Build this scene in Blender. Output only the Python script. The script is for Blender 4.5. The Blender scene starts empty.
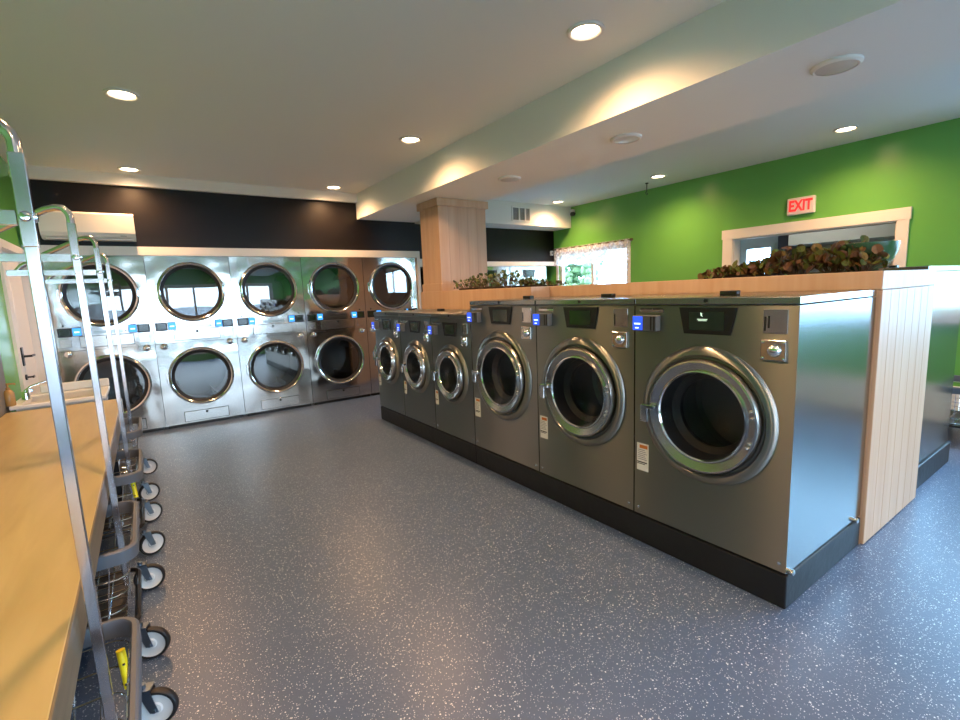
import bpy, bmesh, math, random
from mathutils import Vector, Matrix
random.seed(7)
S = bpy.context.scene
COL = S.collection
PI = math.pi

# ------------------------------------------------------------------ materials
def new_mat(name):
    m = bpy.data.materials.new(name); m.use_nodes = True
    nt = m.node_tree; b = nt.nodes['Principled BSDF']
    return m, nt, b
def mat(name, col, rough=.5, metal=0., emit=None, estr=0., spec=None, coat=0., bump=None, vary=0.):
    m, nt, b = new_mat(name)
    b.inputs['Base Color'].default_value = (*col, 1)
    b.inputs['Roughness'].default_value = rough
    b.inputs['Metallic'].default_value = metal
    if spec is not None: b.inputs['Specular IOR Level'].default_value = spec
    if coat: b.inputs['Coat Weight'].default_value = coat; b.inputs['Coat Roughness'].default_value = .08
    if emit:
        b.inputs['Emission Color'].default_value = (*emit, 1); b.inputs['Emission Strength'].default_value = estr
    tc = nt.nodes.new('ShaderNodeTexCoord')
    if vary:
        n = nt.nodes.new('ShaderNodeTexNoise'); n.inputs['Scale'].default_value = 3; n.inputs['Detail'].default_value = 5
        nt.links.new(tc.outputs['Object'], n.inputs['Vector'])
        r = nt.nodes.new('ShaderNodeMixRGB'); r.blend_type = 'MIX'
        r.inputs[1].default_value = (*[c*(1-vary) for c in col], 1); r.inputs[2].default_value = (*[min(1, c*(1+vary)) for c in col], 1)
        nt.links.new(n.outputs['Fac'], r.inputs[0]); nt.links.new(r.outputs[0], b.inputs['Base Color'])
    if bump:
        sc, st = bump
        n = nt.nodes.new('ShaderNodeTexNoise'); n.inputs['Scale'].default_value = sc; n.inputs['Detail'].default_value = 3
        nt.links.new(tc.outputs['Object'], n.inputs['Vector'])
        bp = nt.nodes.new('ShaderNodeBump'); bp.inputs['Strength'].default_value = st; bp.inputs['Distance'].default_value = .01
        nt.links.new(n.outputs['Fac'], bp.inputs['Height']); nt.links.new(bp.outputs[0], b.inputs['Normal'])
    return m
def steel(name, col, rough, aniso=.0, wav=0., wscale=3., brush=.0):
    m, nt, b = new_mat(name)
    b.inputs['Base Color'].default_value = (*col, 1)
    b.inputs['Metallic'].default_value = 1; b.inputs['Roughness'].default_value = rough
    tc = nt.nodes.new('ShaderNodeTexCoord')
    if aniso:
        b.inputs['Anisotropic'].default_value = aniso
        tg = nt.nodes.new('ShaderNodeCombineXYZ'); tg.inputs[2].default_value = 1   # grain runs horizontally, highlights stretch upright
        nt.links.new(tg.outputs[0], b.inputs['Tangent'])
    if brush:
        mp = nt.nodes.new('ShaderNodeMapping'); mp.inputs['Scale'].default_value = (4, 4, 400)
        nt.links.new(tc.outputs['Object'], mp.inputs[0])
        n = nt.nodes.new('ShaderNodeTexNoise'); n.inputs['Scale'].default_value = 1.; n.inputs['Detail'].default_value = 3
        nt.links.new(mp.outputs[0], n.inputs['Vector'])
        mr = nt.nodes.new('ShaderNodeMapRange'); mr.inputs[3].default_value = rough-brush; mr.inputs[4].default_value = rough+brush
        nt.links.new(n.outputs['Fac'], mr.inputs[0]); nt.links.new(mr.outputs[0], b.inputs['Roughness'])
    if wav:
        n = nt.nodes.new('ShaderNodeTexNoise'); n.inputs['Scale'].default_value = wscale; n.inputs['Detail'].default_value = 1
        nt.links.new(tc.outputs['Object'], n.inputs['Vector'])
        bp = nt.nodes.new('ShaderNodeBump'); bp.inputs['Strength'].default_value = 1; bp.inputs['Distance'].default_value = wav
        nt.links.new(n.outputs['Fac'], bp.inputs['Height']); nt.links.new(bp.outputs[0], b.inputs['Normal'])
    return m
def glass(name, tint, refl=1.45, rough=.0, mn=.0):
    m = bpy.data.materials.new(name); m.use_nodes = True; nt = m.node_tree
    nt.nodes.clear()
    o = nt.nodes.new('ShaderNodeOutputMaterial'); mx = nt.nodes.new('ShaderNodeMixShader')
    t = nt.nodes.new('ShaderNodeBsdfTransparent'); t.inputs[0].default_value = (*tint, 1)
    g = nt.nodes.new('ShaderNodeBsdfGlossy'); g.inputs['Roughness'].default_value = rough
    f = nt.nodes.new('ShaderNodeFresnel')
    ge = nt.nodes.new('ShaderNodeNewGeometry'); mi = nt.nodes.new('ShaderNodeMapRange')   # same reflectance from both sides of the thin pane
    mi.inputs[3].default_value = refl; mi.inputs[4].default_value = 1/refl
    nt.links.new(ge.outputs['Backfacing'], mi.inputs[0]); nt.links.new(mi.outputs[0], f.inputs[0])
    nt.links.new(f.outputs[0], mx.inputs[0]); nt.links.new(t.outputs[0], mx.inputs[1]); nt.links.new(g.outputs[0], mx.inputs[2])
    nt.links.new(mx.outputs[0], o.inputs[0])
    return m

M = {}
M['ceil'] = mat('ceiling_paint', (.76, .78, .75), .75, bump=(60, .05))
M['white'] = mat('white_paint', (.74, .72, .68), .5)
M['trimw'] = mat('warm_white_trim', (.80, .74, .66), .45)
M['green'] = mat('green_paint', (.145, .42, .085), .26, spec=.5, bump=(25, .02))
M['black'] = mat('black_paint', (.007, .005, .005), .4, spec=.3, bump=(30, .03))
M['greyw'] = mat('grey_wainscot', (.16, .16, .16), .5)
M['plinth'] = mat('black_plinth_paint', (.008, .009, .011), .5, bump=(18, .25), vary=.5)
M['rubber'] = mat('black_rubber', (.012, .012, .013), .5)
M['blackp'] = mat('black_plastic', (.010, .010, .011), .3)
M['greyp'] = mat('grey_plastic', (.10, .11, .12), .4)
M['bumper'] = mat('grey_vinyl_bumper', (.10, .115, .14), .45)
M['hub'] = mat('pale_grey_wheel', (.62, .64, .64), .4)
M['fork'] = steel('dark_zinc', (.22, .27, .33), .35)
M['chrome'] = steel('chrome', (.86, .86, .86), .10)
M['post'] = steel('satin_chrome', (.68, .65, .68), .16, brush=.04)
M['steel'] = steel('brushed_stainless', (.30, .308, .295), .31, aniso=1.0, wav=.0006, wscale=5)
M['steelside'] = steel('side_stainless', (.33, .35, .34), .18, aniso=.5, wav=.0006, wscale=3)
M['dsteel'] = steel('dryer_stainless', (.56, .545, .52), .13, aniso=.3, wav=.010, wscale=3.6)
M['dsteelflat'] = steel('dryer_panel_stainless', (.58, .565, .54), .2, aniso=.4)
M['ring'] = steel('door_ring_steel', (.46, .46, .46), .24)
M['ringpol'] = steel('polished_ring', (.75, .74, .72), .12)
M['drum'] = steel('drum_steel', (.24, .24, .235), .38)
M['bolt'] = steel('bolt_zinc', (.8, .8, .78), .25)
M['screen'] = mat('dark_screen', (.012, .030, .014), .12, coat=.5)
M['textw'] = mat('screen_white_text', (.8, .9, .8), .5, emit=(.7, 1, .75), estr=.8)
M['blue'] = mat('blue_lit_screen', (.01, .05, .3), .3, emit=(.03, .10, 1.), estr=1.0)
M['cyan'] = mat('light_blue_lit_screen', (.02, .1, .3), .3, emit=(.05, .36, 1.), estr=1.2)
M['bluew'] = mat('screen_glow_text', (.7, .8, 1), .3, emit=(.6, .75, 1.), estr=1.6)
M['label'] = mat('sticker_white', (.72, .72, .66), .5)
M['orange'] = mat('sticker_orange', (.55, .16, .02), .5)
M['ink'] = mat('black_ink', (.02, .02, .02), .5)
M['lightlens'] = mat('lamp_lens', (1, .9, .75), .4, emit=(1, .74, .46), estr=20)
M['offlens'] = mat('unlit_lens', (.55, .53, .50), .35)
M['exitr'] = mat('exit_red', (.6, .02, .02), .4, emit=(1, .03, .03), estr=.9)
M['exitw'] = mat('exit_white', (.75, .70, .68), .4)
M['acw'] = mat('ac_plastic', (.78, .74, .66), .35)
M['porc'] = mat('white_porcelain', (.72, .70, .67), .25)
M['soap'] = mat('amber_plastic', (.35, .20, .06), .25)
M['yellow'] = mat('yellow_tag', (.85, .75, .01), .4)
M['glass'] = glass('window_glass', (.96, .98, .98), 1.45)
M['dglass'] = glass('dryer_door_glass', (.42, .45, .46), 2.4)
M['wglass'] = glass('washer_door_glass', (.62, .66, .66), 1.5)
M['bowl'] = mat('green_glazed_bowl', (.035, .10, .05), .2, coat=.3)
M['soil'] = mat('dark_soil', (.03, .02, .012), .9)
M['stem'] = mat('brown_stem', (.10, .06, .03), .7)
for k, c in enumerate([(.07, .10, .018), (.12, .15, .025), (.12, .06, .028), (.18, .12, .03), (.05, .065, .016)]):
    M['leaf%d' % k] = mat('leaf_tone_%d' % k, c, .45)
M['navy'] = mat('dark_blue_grey_paint', (.05, .055, .075), .6)
M['asphalt'] = mat('asphalt', (.22, .22, .23), .9, vary=.2)
M['hedge'] = mat('hedge_green', (.16, .26, .14), .8)
M['housew'] = mat('pale_siding', (.6, .62, .62), .8)

def wood_mat():
    m, nt, b = new_mat('maple_veneer'); b.inputs['Roughness'].default_value = .3
    b.inputs['Coat Weight'].default_value = .0; b.inputs['Coat Roughness'].default_value = .15
    tc = nt.nodes.new('ShaderNodeTexCoord'); mp = nt.nodes.new('ShaderNodeMapping'); mp.inputs['Scale'].default_value = (9, 1.1, 1)
    n = nt.nodes.new('ShaderNodeTexNoise'); n.inputs['Scale'].default_value = 1.6; n.inputs['Detail'].default_value = 6; n.inputs['Distortion'].default_value = .8
    r = nt.nodes.new('ShaderNodeValToRGB'); e = r.color_ramp.elements
    e[0].position = .3; e[0].color = (.42, .315, .135, 1); e[1].position = .75; e[1].color = (.51, .40, .185, 1)
    nt.links.new(tc.outputs['Object'], mp.inputs[0]); nt.links.new(mp.outputs[0], n.inputs['Vector'])
    nt.links.new(n.outputs['Fac'], r.inputs[0]); nt.links.new(r.outputs[0], b.inputs['Base Color'])
    return m
M['maple'] = wood_mat()
def edge_mat():
    m, nt, b = new_mat('maple_edge'); b.inputs['Roughness'].default_value = .35
    tc = nt.nodes.new('ShaderNodeTexCoord'); mp = nt.nodes.new('ShaderNodeMapping'); mp.inputs['Scale'].default_value = (2, 3, 40)
    n = nt.nodes.new('ShaderNodeTexNoise'); n.inputs['Scale'].default_value = 1.2; n.inputs['Detail'].default_value = 5
    r = nt.nodes.new('ShaderNodeValToRGB'); e = r.color_ramp.elements
    e[0].position = .3; e[0].color = (.12, .09, .05, 1); e[1].position = .75; e[1].color = (.21, .155, .09, 1)
    nt.links.new(tc.outputs['Object'], mp.inputs[0]); nt.links.new(mp.outputs[0], n.inputs['Vector'])
    nt.links.new(n.outputs['Fac'], r.inputs[0]); nt.links.new(r.outputs[0], b.inputs['Base Color'])
    return m
M['mapleedge'] = edge_mat()
def plank_mat():
    m, nt, b = new_mat('whitewashed_plank'); b.inputs['Roughness'].default_value = .5
    tc = nt.nodes.new('ShaderNodeTexCoord'); mp = nt.nodes.new('ShaderNodeMapping'); mp.inputs['Scale'].default_value = (14, 14, .7)
    n = nt.nodes.new('ShaderNodeTexNoise'); n.inputs['Scale'].default_value = 1.4; n.inputs['Detail'].default_value = 5
    r = nt.nodes.new('ShaderNodeValToRGB'); e = r.color_ramp.elements
    e[0].position = .3; e[0].color = (.50, .32, .205, 1); e[1].position = .72; e[1].color = (.57, .395, .27, 1)
    nt.links.new(tc.outputs['Object'], mp.inputs[0]); nt.links.new(mp.outputs[0], n.inputs['Vector'])
    nt.links.new(n.outputs['Fac'], r.inputs[0]); nt.links.new(r.outputs[0], b.inputs['Base Color'])
    return m
M['plank'] = plank_mat()
M['gap'] = mat('plank_groove', (.42, .29, .20), .7)
def floor_mat():
    m, nt, b = new_mat('epoxy_flake_floor')
    tc = nt.nodes.new('ShaderNodeTexCoord')
    base = (.118, .128, .165, 1)
    n = nt.nodes.new('ShaderNodeTexNoise'); n.inputs['Scale'].default_value = 1.3; n.inputs['Detail'].default_value = 6
    nt.links.new(tc.outputs['Object'], n.inputs['Vector'])
    cr = nt.nodes.new('ShaderNodeMixRGB'); cr.inputs[1].default_value = (.060, .098, .172, 1); cr.inputs[2].default_value = (.082, .127, .218, 1)
    nt.links.new(n.outputs['Fac'], cr.inputs[0])
    last = cr.outputs[0]
    for sc, keep, dist in ((80, .88, .26), (130, .87, .30), (210, .88, .36)):
        v = nt.nodes.new('ShaderNodeTexVoronoi'); v.inputs['Scale'].default_value = sc; v.voronoi_dimensions = '2D'
        nt.links.new(tc.outputs['Object'], v.inputs['Vector'])
        sp = nt.nodes.new('ShaderNodeSeparateColor'); nt.links.new(v.outputs['Color'], sp.inputs[0])
        a = nt.nodes.new('ShaderNodeMath'); a.operation = 'GREATER_THAN'; a.inputs[1].default_value = keep
        nt.links.new(sp.outputs[0], a.inputs[0])
        d = nt.nodes.new('ShaderNodeMath'); d.operation = 'LESS_THAN'
        # flake size varies by cell
        sz = nt.nodes.new('ShaderNodeMath'); sz.operation = 'MULTIPLY'; sz.inputs[1].default_value = dist
        nt.links.new(sp.outputs[1], sz.inputs[0])
        nt.links.new(v.outputs['Distance'], d.inputs[0]); nt.links.new(sz.outputs[0], d.inputs[1])
        mu = nt.nodes.new('ShaderNodeMath'); mu.operation = 'MULTIPLY'
        nt.links.new(a.outputs[0], mu.inputs[0]); nt.links.new(d.outputs[0], mu.inputs[1])
        mx = nt.nodes.new('ShaderNodeMixRGB'); mx.inputs[2].default_value = (.60, .68, .78, 1)
        nt.links.new(mu.outputs[0], mx.inputs[0]); nt.links.new(last, mx.inputs[1]); last = mx.outputs[0]
    nt.links.new(last, b.inputs['Base Color'])
    b.inputs['Roughness'].default_value = .32
    n2 = nt.nodes.new('ShaderNodeTexNoise'); n2.inputs['Scale'].default_value = 90; n2.inputs['Detail'].default_value = 2
    nt.links.new(tc.outputs['Object'], n2.inputs['Vector'])
    bp = nt.nodes.new('ShaderNodeBump'); bp.inputs['Strength'].default_value = .25; bp.inputs['Distance'].default_value = .004
    nt.links.new(n2.outputs['Fac'], bp.inputs['Height']); nt.links.new(bp.outputs[0], b.inputs['Normal'])
    return m
M['floor'] = floor_mat()
def lace_mat():
    m = bpy.data.materials.new('lace'); m.use_nodes = True; nt = m.node_tree; nt.nodes.clear()
    o = nt.nodes.new('ShaderNodeOutputMaterial'); mx = nt.nodes.new('ShaderNodeMixShader')
    t = nt.nodes.new('ShaderNodeBsdfTransparent')
    d = nt.nodes.new('ShaderNodeBsdfDiffuse'); d.inputs[0].default_value = (.85, .80, .80, 1)
    tl = nt.nodes.new('ShaderNodeBsdfTranslucent'); tl.inputs[0].default_value = (.85, .82, .84, 1)
    m2 = nt.nodes.new('ShaderNodeMixShader'); m2.inputs[0].default_value = .55
    nt.links.new(d.outputs[0], m2.inputs[1]); nt.links.new(tl.outputs[0], m2.inputs[2])
    tc = nt.nodes.new('ShaderNodeTexCoord'); v = nt.nodes.new('ShaderNodeTexVoronoi'); v.inputs['Scale'].default_value = 26; v.feature = 'F1'
    nt.links.new(tc.outputs['Object'], v.inputs['Vector'])
    mr = nt.nodes.new('ShaderNodeMapRange'); mr.inputs[1].default_value = .15; mr.inputs[2].default_value = .7; mr.inputs[3].default_value = .95; mr.inputs[4].default_value = .35
    nt.links.new(v.outputs['Distance'], mr.inputs[0])
    nt.links.new(mr.outputs[0], mx.inputs[0]); nt.links.new(t.outputs[0], mx.inputs[1]); nt.links.new(m2.outputs[0], mx.inputs[2])
    nt.links.new(mx.outputs[0], o.inputs[0])
    return m
M['lace'] = lace_mat()

# ------------------------------------------------------------------ mesh builder
class MB:
    def __init__(s): s.bm = bmesh.new(); s.bm.faces.layers.int.new('done'); s.mi = 0; s.sm = False
    def _tag(s, f0):
        L = s.bm.faces.layers.int.get('done') or s.bm.faces.layers.int.new('done')
        for f in s.bm.faces:
            if not f[L]: f.material_index = s.mi; f.smooth = s.sm; f[L] = 1
    def box(s, a, b, bev=0., seg=2):
        f0 = len(s.bm.faces)
        x0, y0, z0 = a; x1, y1, z1 = b
        v = [s.bm.verts.new(p) for p in ((x0,y0,z0),(x1,y0,z0),(x1,y1,z0),(x0,y1,z0),(x0,y0,z1),(x1,y0,z1),(x1,y1,z1),(x0,y1,z1))]
        fs = [s.bm.faces.new([v[i] for i in q]) for q in ((0,3,2,1),(4,5,6,7),(0,1,5,4),(1,2,6,5),(2,3,7,6),(3,0,4,7))]
        if bev:
            es = list({e for f in fs for e in f.edges})
            bmesh.ops.bevel(s.bm, geom=es, offset=bev, segments=seg, profile=.5, affect='EDGES')
        s._tag(f0); return s
    def tube(s, pts, r, seg=10, cap=True, closed=False):
        f0 = len(s.bm.faces)
        P = [Vector(p) for p in pts]; n = len(P); rings = []
        prev = None
        for i, p in enumerate(P):
            if closed: t = (P[(i+1) % n]-P[i-1]).normalized()
            elif i == 0: t = (P[1]-P[0]).normalized()
            elif i == n-1: t = (P[-1]-P[-2]).normalized()
            else: t = ((P[i+1]-P[i]).normalized()+(P[i]-P[i-1]).normalized()).normalized()
            if prev is None:
                u = t.cross(Vector((0,0,1)));
                if u.length < .1: u = t.cross(Vector((1,0,0)))
                u.normalize()
            else:
                u = (prev - t*prev.dot(t)).normalized()
            prev = u; w = t.cross(u)
            rr = r[i] if isinstance(r, (list, tuple)) else r
            rings.append([s.bm.verts.new(p+u*(rr*math.cos(2*PI*k/seg))+w*(rr*math.sin(2*PI*k/seg))) for k in range(seg)])
        for i in range(n if closed else n-1):
            A, B = rings[i], rings[(i+1) % n]
            for k in range(seg): s.bm.faces.new((A[k], A[(k+1) % seg], B[(k+1) % seg], B[k]))
        if cap and not closed:
            s.bm.faces.new(rings[0][::-1]); s.bm.faces.new(rings[-1])
        s.sm = True; s._tag(f0); s.sm = False; return s
    def lathe(s, prof, c, axis='y', seg=64, a0=0., a1=2*PI):
        """prof: list of (radius, offset along axis) around point c"""
        f0 = len(s.bm.faces); full = abs(a1-a0-2*PI) < 1e-6
        rings = []
        N = seg if full else seg+1
        for (r, h) in prof:
            if r < 1e-6 and full:
                rings.append([s.bm.verts.new(s._ax(c, axis, 0, 0, h))]); continue
            rings.append([s.bm.verts.new(s._ax(c, axis, r*math.cos(a0+(a1-a0)*k/seg), r*math.sin(a0+(a1-a0)*k/seg), h)) for k in range(N)])
        for A, B in zip(rings, rings[1:]):
            for k in range(seg):
                k2 = (k+1) % N
                if len(A) == 1 and len(B) == 1: continue
                if len(A) == 1: s.bm.faces.new((A[0], B[k2], B[k]))
                elif len(B) == 1: s.bm.faces.new((A[k], A[k2], B[0]))
                else: s.bm.faces.new((A[k], A[k2], B[k2], B[k]))
        s.sm = True; s._tag(f0); s.sm = False; return s
    @staticmethod
    def _ax(c, axis, u, v, h):
        x, y, z = c
        if axis == 'y': return (x+u, y+h, z+v)
        if axis == 'x': return (x+h, y+u, z+v)
        return (x+u, y+v, z+h)
    def prism(s, poly, y0, y1):
        """poly in x,z extruded along y"""
        f0 = len(s.bm.faces)
        a = [s.bm.verts.new((x, y0, z)) for x, z in poly]; b = [s.bm.verts.new((x, y1, z)) for x, z in poly]
        s.bm.faces.new(a); s.bm.faces.new(b[::-1]); n = len(poly)
        for i in range(n): s.bm.faces.new((a[i], b[i], b[(i+1) % n], a[(i+1) % n]))
        s._tag(f0); return s
    def holeplate(s, x0, x1, z0, z1, cx, cz, r, y=0., depth=.02, N=96):
        """plate in the x-z plane with a round hole"""
        f0 = len(s.bm.faces)
        ang = [2*PI*k/N for k in range(N)]
        for X, Z in ((x0,z0),(x1,z0),(x1,z1),(x0,z1)): ang.append(math.atan2(Z-cz, X-cx) % (2*PI))
        ang = sorted(set(round(a, 6) for a in ang))
        inn, out, inb = [], [], []
        for a in ang:
            c, d = math.cos(a), math.sin(a); t = 1e9
            if c > 1e-9: t = min(t, (x1-cx)/c)
            if c < -1e-9: t = min(t, (x0-cx)/c)
            if d > 1e-9: t = min(t, (z1-cz)/d)
            if d < -1e-9: t = min(t, (z0-cz)/d)
            inn.append(s.bm.verts.new((cx+r*c, y, cz+r*d))); out.append(s.bm.verts.new((cx+t*c, y, cz+t*d)))
            inb.append(s.bm.verts.new((cx+r*c, y+depth, cz+r*d)))
        n = len(ang)
        for i in range(n):
            j = (i+1) % n
            s.bm.faces.new((inn[i], out[i], out[j], inn[j])); s.bm.faces.new((inb[i], inn[i], inn[j], inb[j]))
        s._tag(f0); return s
    def build(s, name, mats, parent=None, smooth=True, outward=False):
        me = bpy.data.meshes.new(name)
        bmesh.ops.remove_doubles(s.bm, verts=s.bm.verts, dist=1e-6)
        bmesh.ops.recalc_face_normals(s.bm, faces=s.bm.faces)
        if outward:
            vs = [v.co for v in s.bm.verts]; c = Vector([(min(v[i] for v in vs)+max(v[i] for v in vs))/2 for i in range(3)])
            s.bm.normal_update()
            for fc in s.bm.faces:
                if fc.normal.dot(fc.calc_center_median()-c) < 0: fc.normal_flip()
        s.bm.faces.layers.int.remove(s.bm.faces.layers.int['done'])
        s.bm.to_mesh(me); s.bm.free()
        if not isinstance(mats, (list, tuple)): mats = [mats]
        for m in mats: me.materials.append(M[m])
        if smooth:
            fl = [p.use_smooth for p in me.polygons]
            me.set_sharp_from_angle(angle=math.radians(40))
            for p, k in zip(me.polygons, fl): p.use_smooth = k
        o = bpy.data.objects.new(name, me); COL.objects.link(o)
        if parent: o.parent = parent
        return o
def B(a, b, bev=0., seg=2): return MB().box(a, b, bev, seg)

def thing(name, label, cat, loc=(0,0,0), rz=0., group=None):
    o = bpy.data.objects.new(name, None); COL.objects.link(o); o.empty_display_size = .1
    o.location = loc; o.rotation_euler = (0, 0, rz)
    return tag(o, label, cat, group)
def tag(o, label, cat, group=None):
    o['label'] = label; o['category'] = cat
    if group: o['group'] = group
    return o
def struct(o): o['kind'] = 'structure'; return o
def dup(root, loc, label, group=None, rz=None):
    r = root.copy(); COL.objects.link(r); r.location = loc; r['label'] = label
    if rz is not None: r.rotation_euler = (0, 0, rz)
    if group: r['group'] = group
    for ch in list(root.children):
        c = ch.copy(); COL.objects.link(c); c.parent = r
        for g in list(ch.children):
            d = g.copy(); COL.objects.link(d); d.parent = c
    return r
def text_mesh(name, txt, size, mats, parent, loc, rot, depth=.001, bold=0.):
    cu = bpy.data.curves.new(name, 'FONT'); cu.body = txt; cu.size = size; cu.extrude = depth; cu.offset = bold
    cu.align_x = 'CENTER'; cu.align_y = 'CENTER'; cu.resolution_u = 3
    t = bpy.data.objects.new(name+'_tmp', cu); COL.objects.link(t)
    dg = bpy.context.evaluated_depsgraph_get(); dg.update()
    me = bpy.data.meshes.new_from_object(t.evaluated_get(dg)); me.name = name
    bpy.data.objects.remove(t); bpy.data.curves.remove(cu)
    me.materials.clear(); me.materials.append(M[mats])
    o = bpy.data.objects.new(name, me); COL.objects.link(o); o.location = loc; o.rotation_euler = rot
    if parent: o.parent = parent
    return o

# ------------------------------------------------------------------ dimensions
XL, XG, YB, YF, ZC = -.86, 6.0, 6.25, -3.6, 2.70
BX0, BX1, BZ = 2.447, 3.30, 2.381

# ------------------------------------------------------------------ setting
struct(B((XL-.2, YF-.2, -.1), (XG+3.8, 7.5, 0)).build('floor', 'floor'))
struct(B((XL-.2, YF-.2, ZC), (XG+.15, 7.5, ZC+.12)).build('ceiling', 'ceil'))
struct(B((BX0, YF, BZ), (BX1, YB, ZC)).build('ceiling_beam', 'ceil'))
struct(B((BX1, 5.83, 2.363), (XG, YB, ZC)).build('ceiling_soffit', 'white'))
# walls
m = MB(); m.box((XL, YB, 1.965), (3.311, YB+.1, ZC)); m.box((3.311, YB, 1.80), (XG, YB+.1, ZC)); struct(m.build('wall_back', 'black'))
struct(B((XL-.1, 7.35, 0), (XG, 7.45, ZC)).build('wall_alcove', 'white'))
m = MB(); m.box((XL-.12, YF, 0), (XL, 5.14, ZC)); m.box((XL-.12, 5.14, 1.93), (XL, 7.4, ZC)); m.box((XL-.12, 6.19, 0), (XL, 7.4, 1.93))
struct(m.build('wall_left', 'green'))
struct(B((XL, YF, .0), (XL+.015, 4.62, 1.33)).build('trim_1', 'greyw'))
# right green wall with window_1 (4.68..6.13), doorway (1.555..3.12), window_2 near the front
W1 = (4.68, 6.13, .95, 1.98); W2 = (-3.2, .85, 1.0, 2.3); DW = (1.555, 3.12, 0, 1.885)
ys = [YF, W2[0], W2[1], DW[0], DW[1], W1[0], W1[1], YB+1.1]
m = MB()
m.box((XG, ys[0], 0), (XG+.12, ys[1], ZC)); m.box((XG, ys[2], 0), (XG+.12, ys[3], ZC)); m.box((XG, ys[4], 0), (XG+.12, ys[5], ZC)); m.box((XG, ys[6], 0), (XG+.12, ys[7], ZC))
m.box((XG, W2[0], 0), (XG+.12, W2[1], W2[2])); m.box((XG, W2[0], W2[3]), (XG+.12, W2[1], ZC))
m.box((XG, W1[0], 0), (XG+.12, W1[1], W1[2])); m.box((XG, W1[0], W1[3]), (XG+.12, W1[1], ZC))
m.box((XG, DW[0], DW[3]), (XG+.12, DW[1], ZC))
struct(m.build('wall_right', 'green'))
# front wall (behind the camera) with shop windows
FW = (-.78, 3.35, .35, 1.95)
m = MB()
m.box((XL, YF-.12, 0), (FW[0], YF, ZC)); m.box((FW[1], YF-.12, 0), (XG, YF, ZC)); m.box((FW[0], YF-.12, 0), (FW[1], YF, FW[2])); m.box((FW[0], YF-.12, FW[3]), (FW[1], YF, ZC))
struct(m.build('wall_front', 'green'))

# crown fascia along the back wall and dryer header trim
struct(B((XL, YB-.055, 2.588), (BX0, YB, ZC)).build('trim_2', 'trimw'))
m = MB()
m.prism([(XL, 1.888), (3.268, 1.888), (3.268, 0.0), (3.311, 0.0), (3.311, 1.768), (XG, 1.768), (XG, 1.836), (3.40, 1.836), (3.40, 1.87), (3.315, 1.87), (3.315, 1.977), (XL, 1.977)], 6.185, YB+.02)
struct(m.build('trim_3', 'trimw'))
struct(B((XL, 6.19, 0), (-.738, 6.25, 1.888)).build('trim_4', 'trimw'))

# windows as structure
def win_x(name, x, y0, y1, z0, z1, nmul, casing=.09):
    m = MB(); d = .05
    m.box((x-.02, y0-casing, z1), (x, y1+casing, z1+casing)); m.box((x-.03, y0-casing-.02, z0-casing), (x, y1+casing+.02, z0))
    m.box((x-.02, y0-casing, z0), (x, y0, z1)); m.box((x-.02, y1, z0), (x, y1+casing, z1))
    m.box((x+.03, y0, z0), (x+.09, y0+d, z1)); m.box((x+.03, y1-d, z0), (x+.09, y1, z1)); m.box((x+.03, y0+d, z0), (x+.09, y1-d, z0+d)); m.box((x+.03, y0+d, z1-d), (x+.09, y1-d, z1))
    for k in range(1, nmul):
        yy = y0+(y1-y0)*k/nmul; m.box((x+.035, yy-.025, z0+d), (x+.085, yy+.025, z1-d))
    o = struct(m.build(name, 'white'))
    for k in range(nmul):
        a = y0+(y1-y0)*k/nmul; b = y0+(y1-y0)*(k+1)/nmul
        B((x+.058, a+.03, z0+.03), (x+.062, b-.03, z1-.03)).build('pane', 'glass', o)
    return o
win_x('window_1', XG, *W1, 2, .05)
win_x('window_2', XG, *W2, 3, .09)
m = MB(); fy = YF; x0, x1, z0, z1 = FW
for a, b in (((x0-.09, fy, z1), (x1+.09, fy+.02, z1+.09)), ((x0-.09, fy, z0-.09), (x1+.09, fy+.03, z0)), ((x0-.09, fy, z0), (x0, fy+.02, z1)), ((x1, fy, z0), (x1+.09, fy+.02, z1))): m.box(a, b)
fr = [x0, .25, 1.28, 2.3, x1]
for xx in fr:
    c = min(max(xx, x0+.04), x1-.04); m.box((c-.04, fy-.09, z0), (c+.04, fy-.03, z1))
m.box((x0, fy-.088, z1-.06), (x1, fy-.032, z1)); m.box((x0, fy-.088, z0), (x1, fy-.032, z0+.06))
w3 = struct(m.build('window_3', 'white'))
for a, b in zip(fr, fr[1:]): B((a+.03, fy-.062, z0+.04), (b-.03, fy-.058, z1-.04)).build('pane', 'glass', w3)

# doorway casing on the green wall
m = MB()
m.box((XG-.022, DW[0]-.09, 0), (XG, DW[0], DW[3])); m.box((XG-.022, DW[1], 0), (XG, DW[1]+.12, DW[3])); m.box((XG-.026, DW[0]-.10, DW[3]), (XG, DW[1]+.13, DW[3]+.11))
m.box((XG, DW[0]-.002, 0), (XG+.14, DW[0]+.012, DW[3])); m.box((XG, DW[1]-.012, 0), (XG+.14, DW[1]+.002, DW[3])); m.box((XG, DW[0], DW[3]-.014), (XG+.14, DW[1], DW[3]+.001))
struct(m.build('trim_5', 'trimw'))
struct(B((XG-.02, YF, 0), (XG, 1.46, .34)).build('baseboard_right', 'trimw'))
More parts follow.
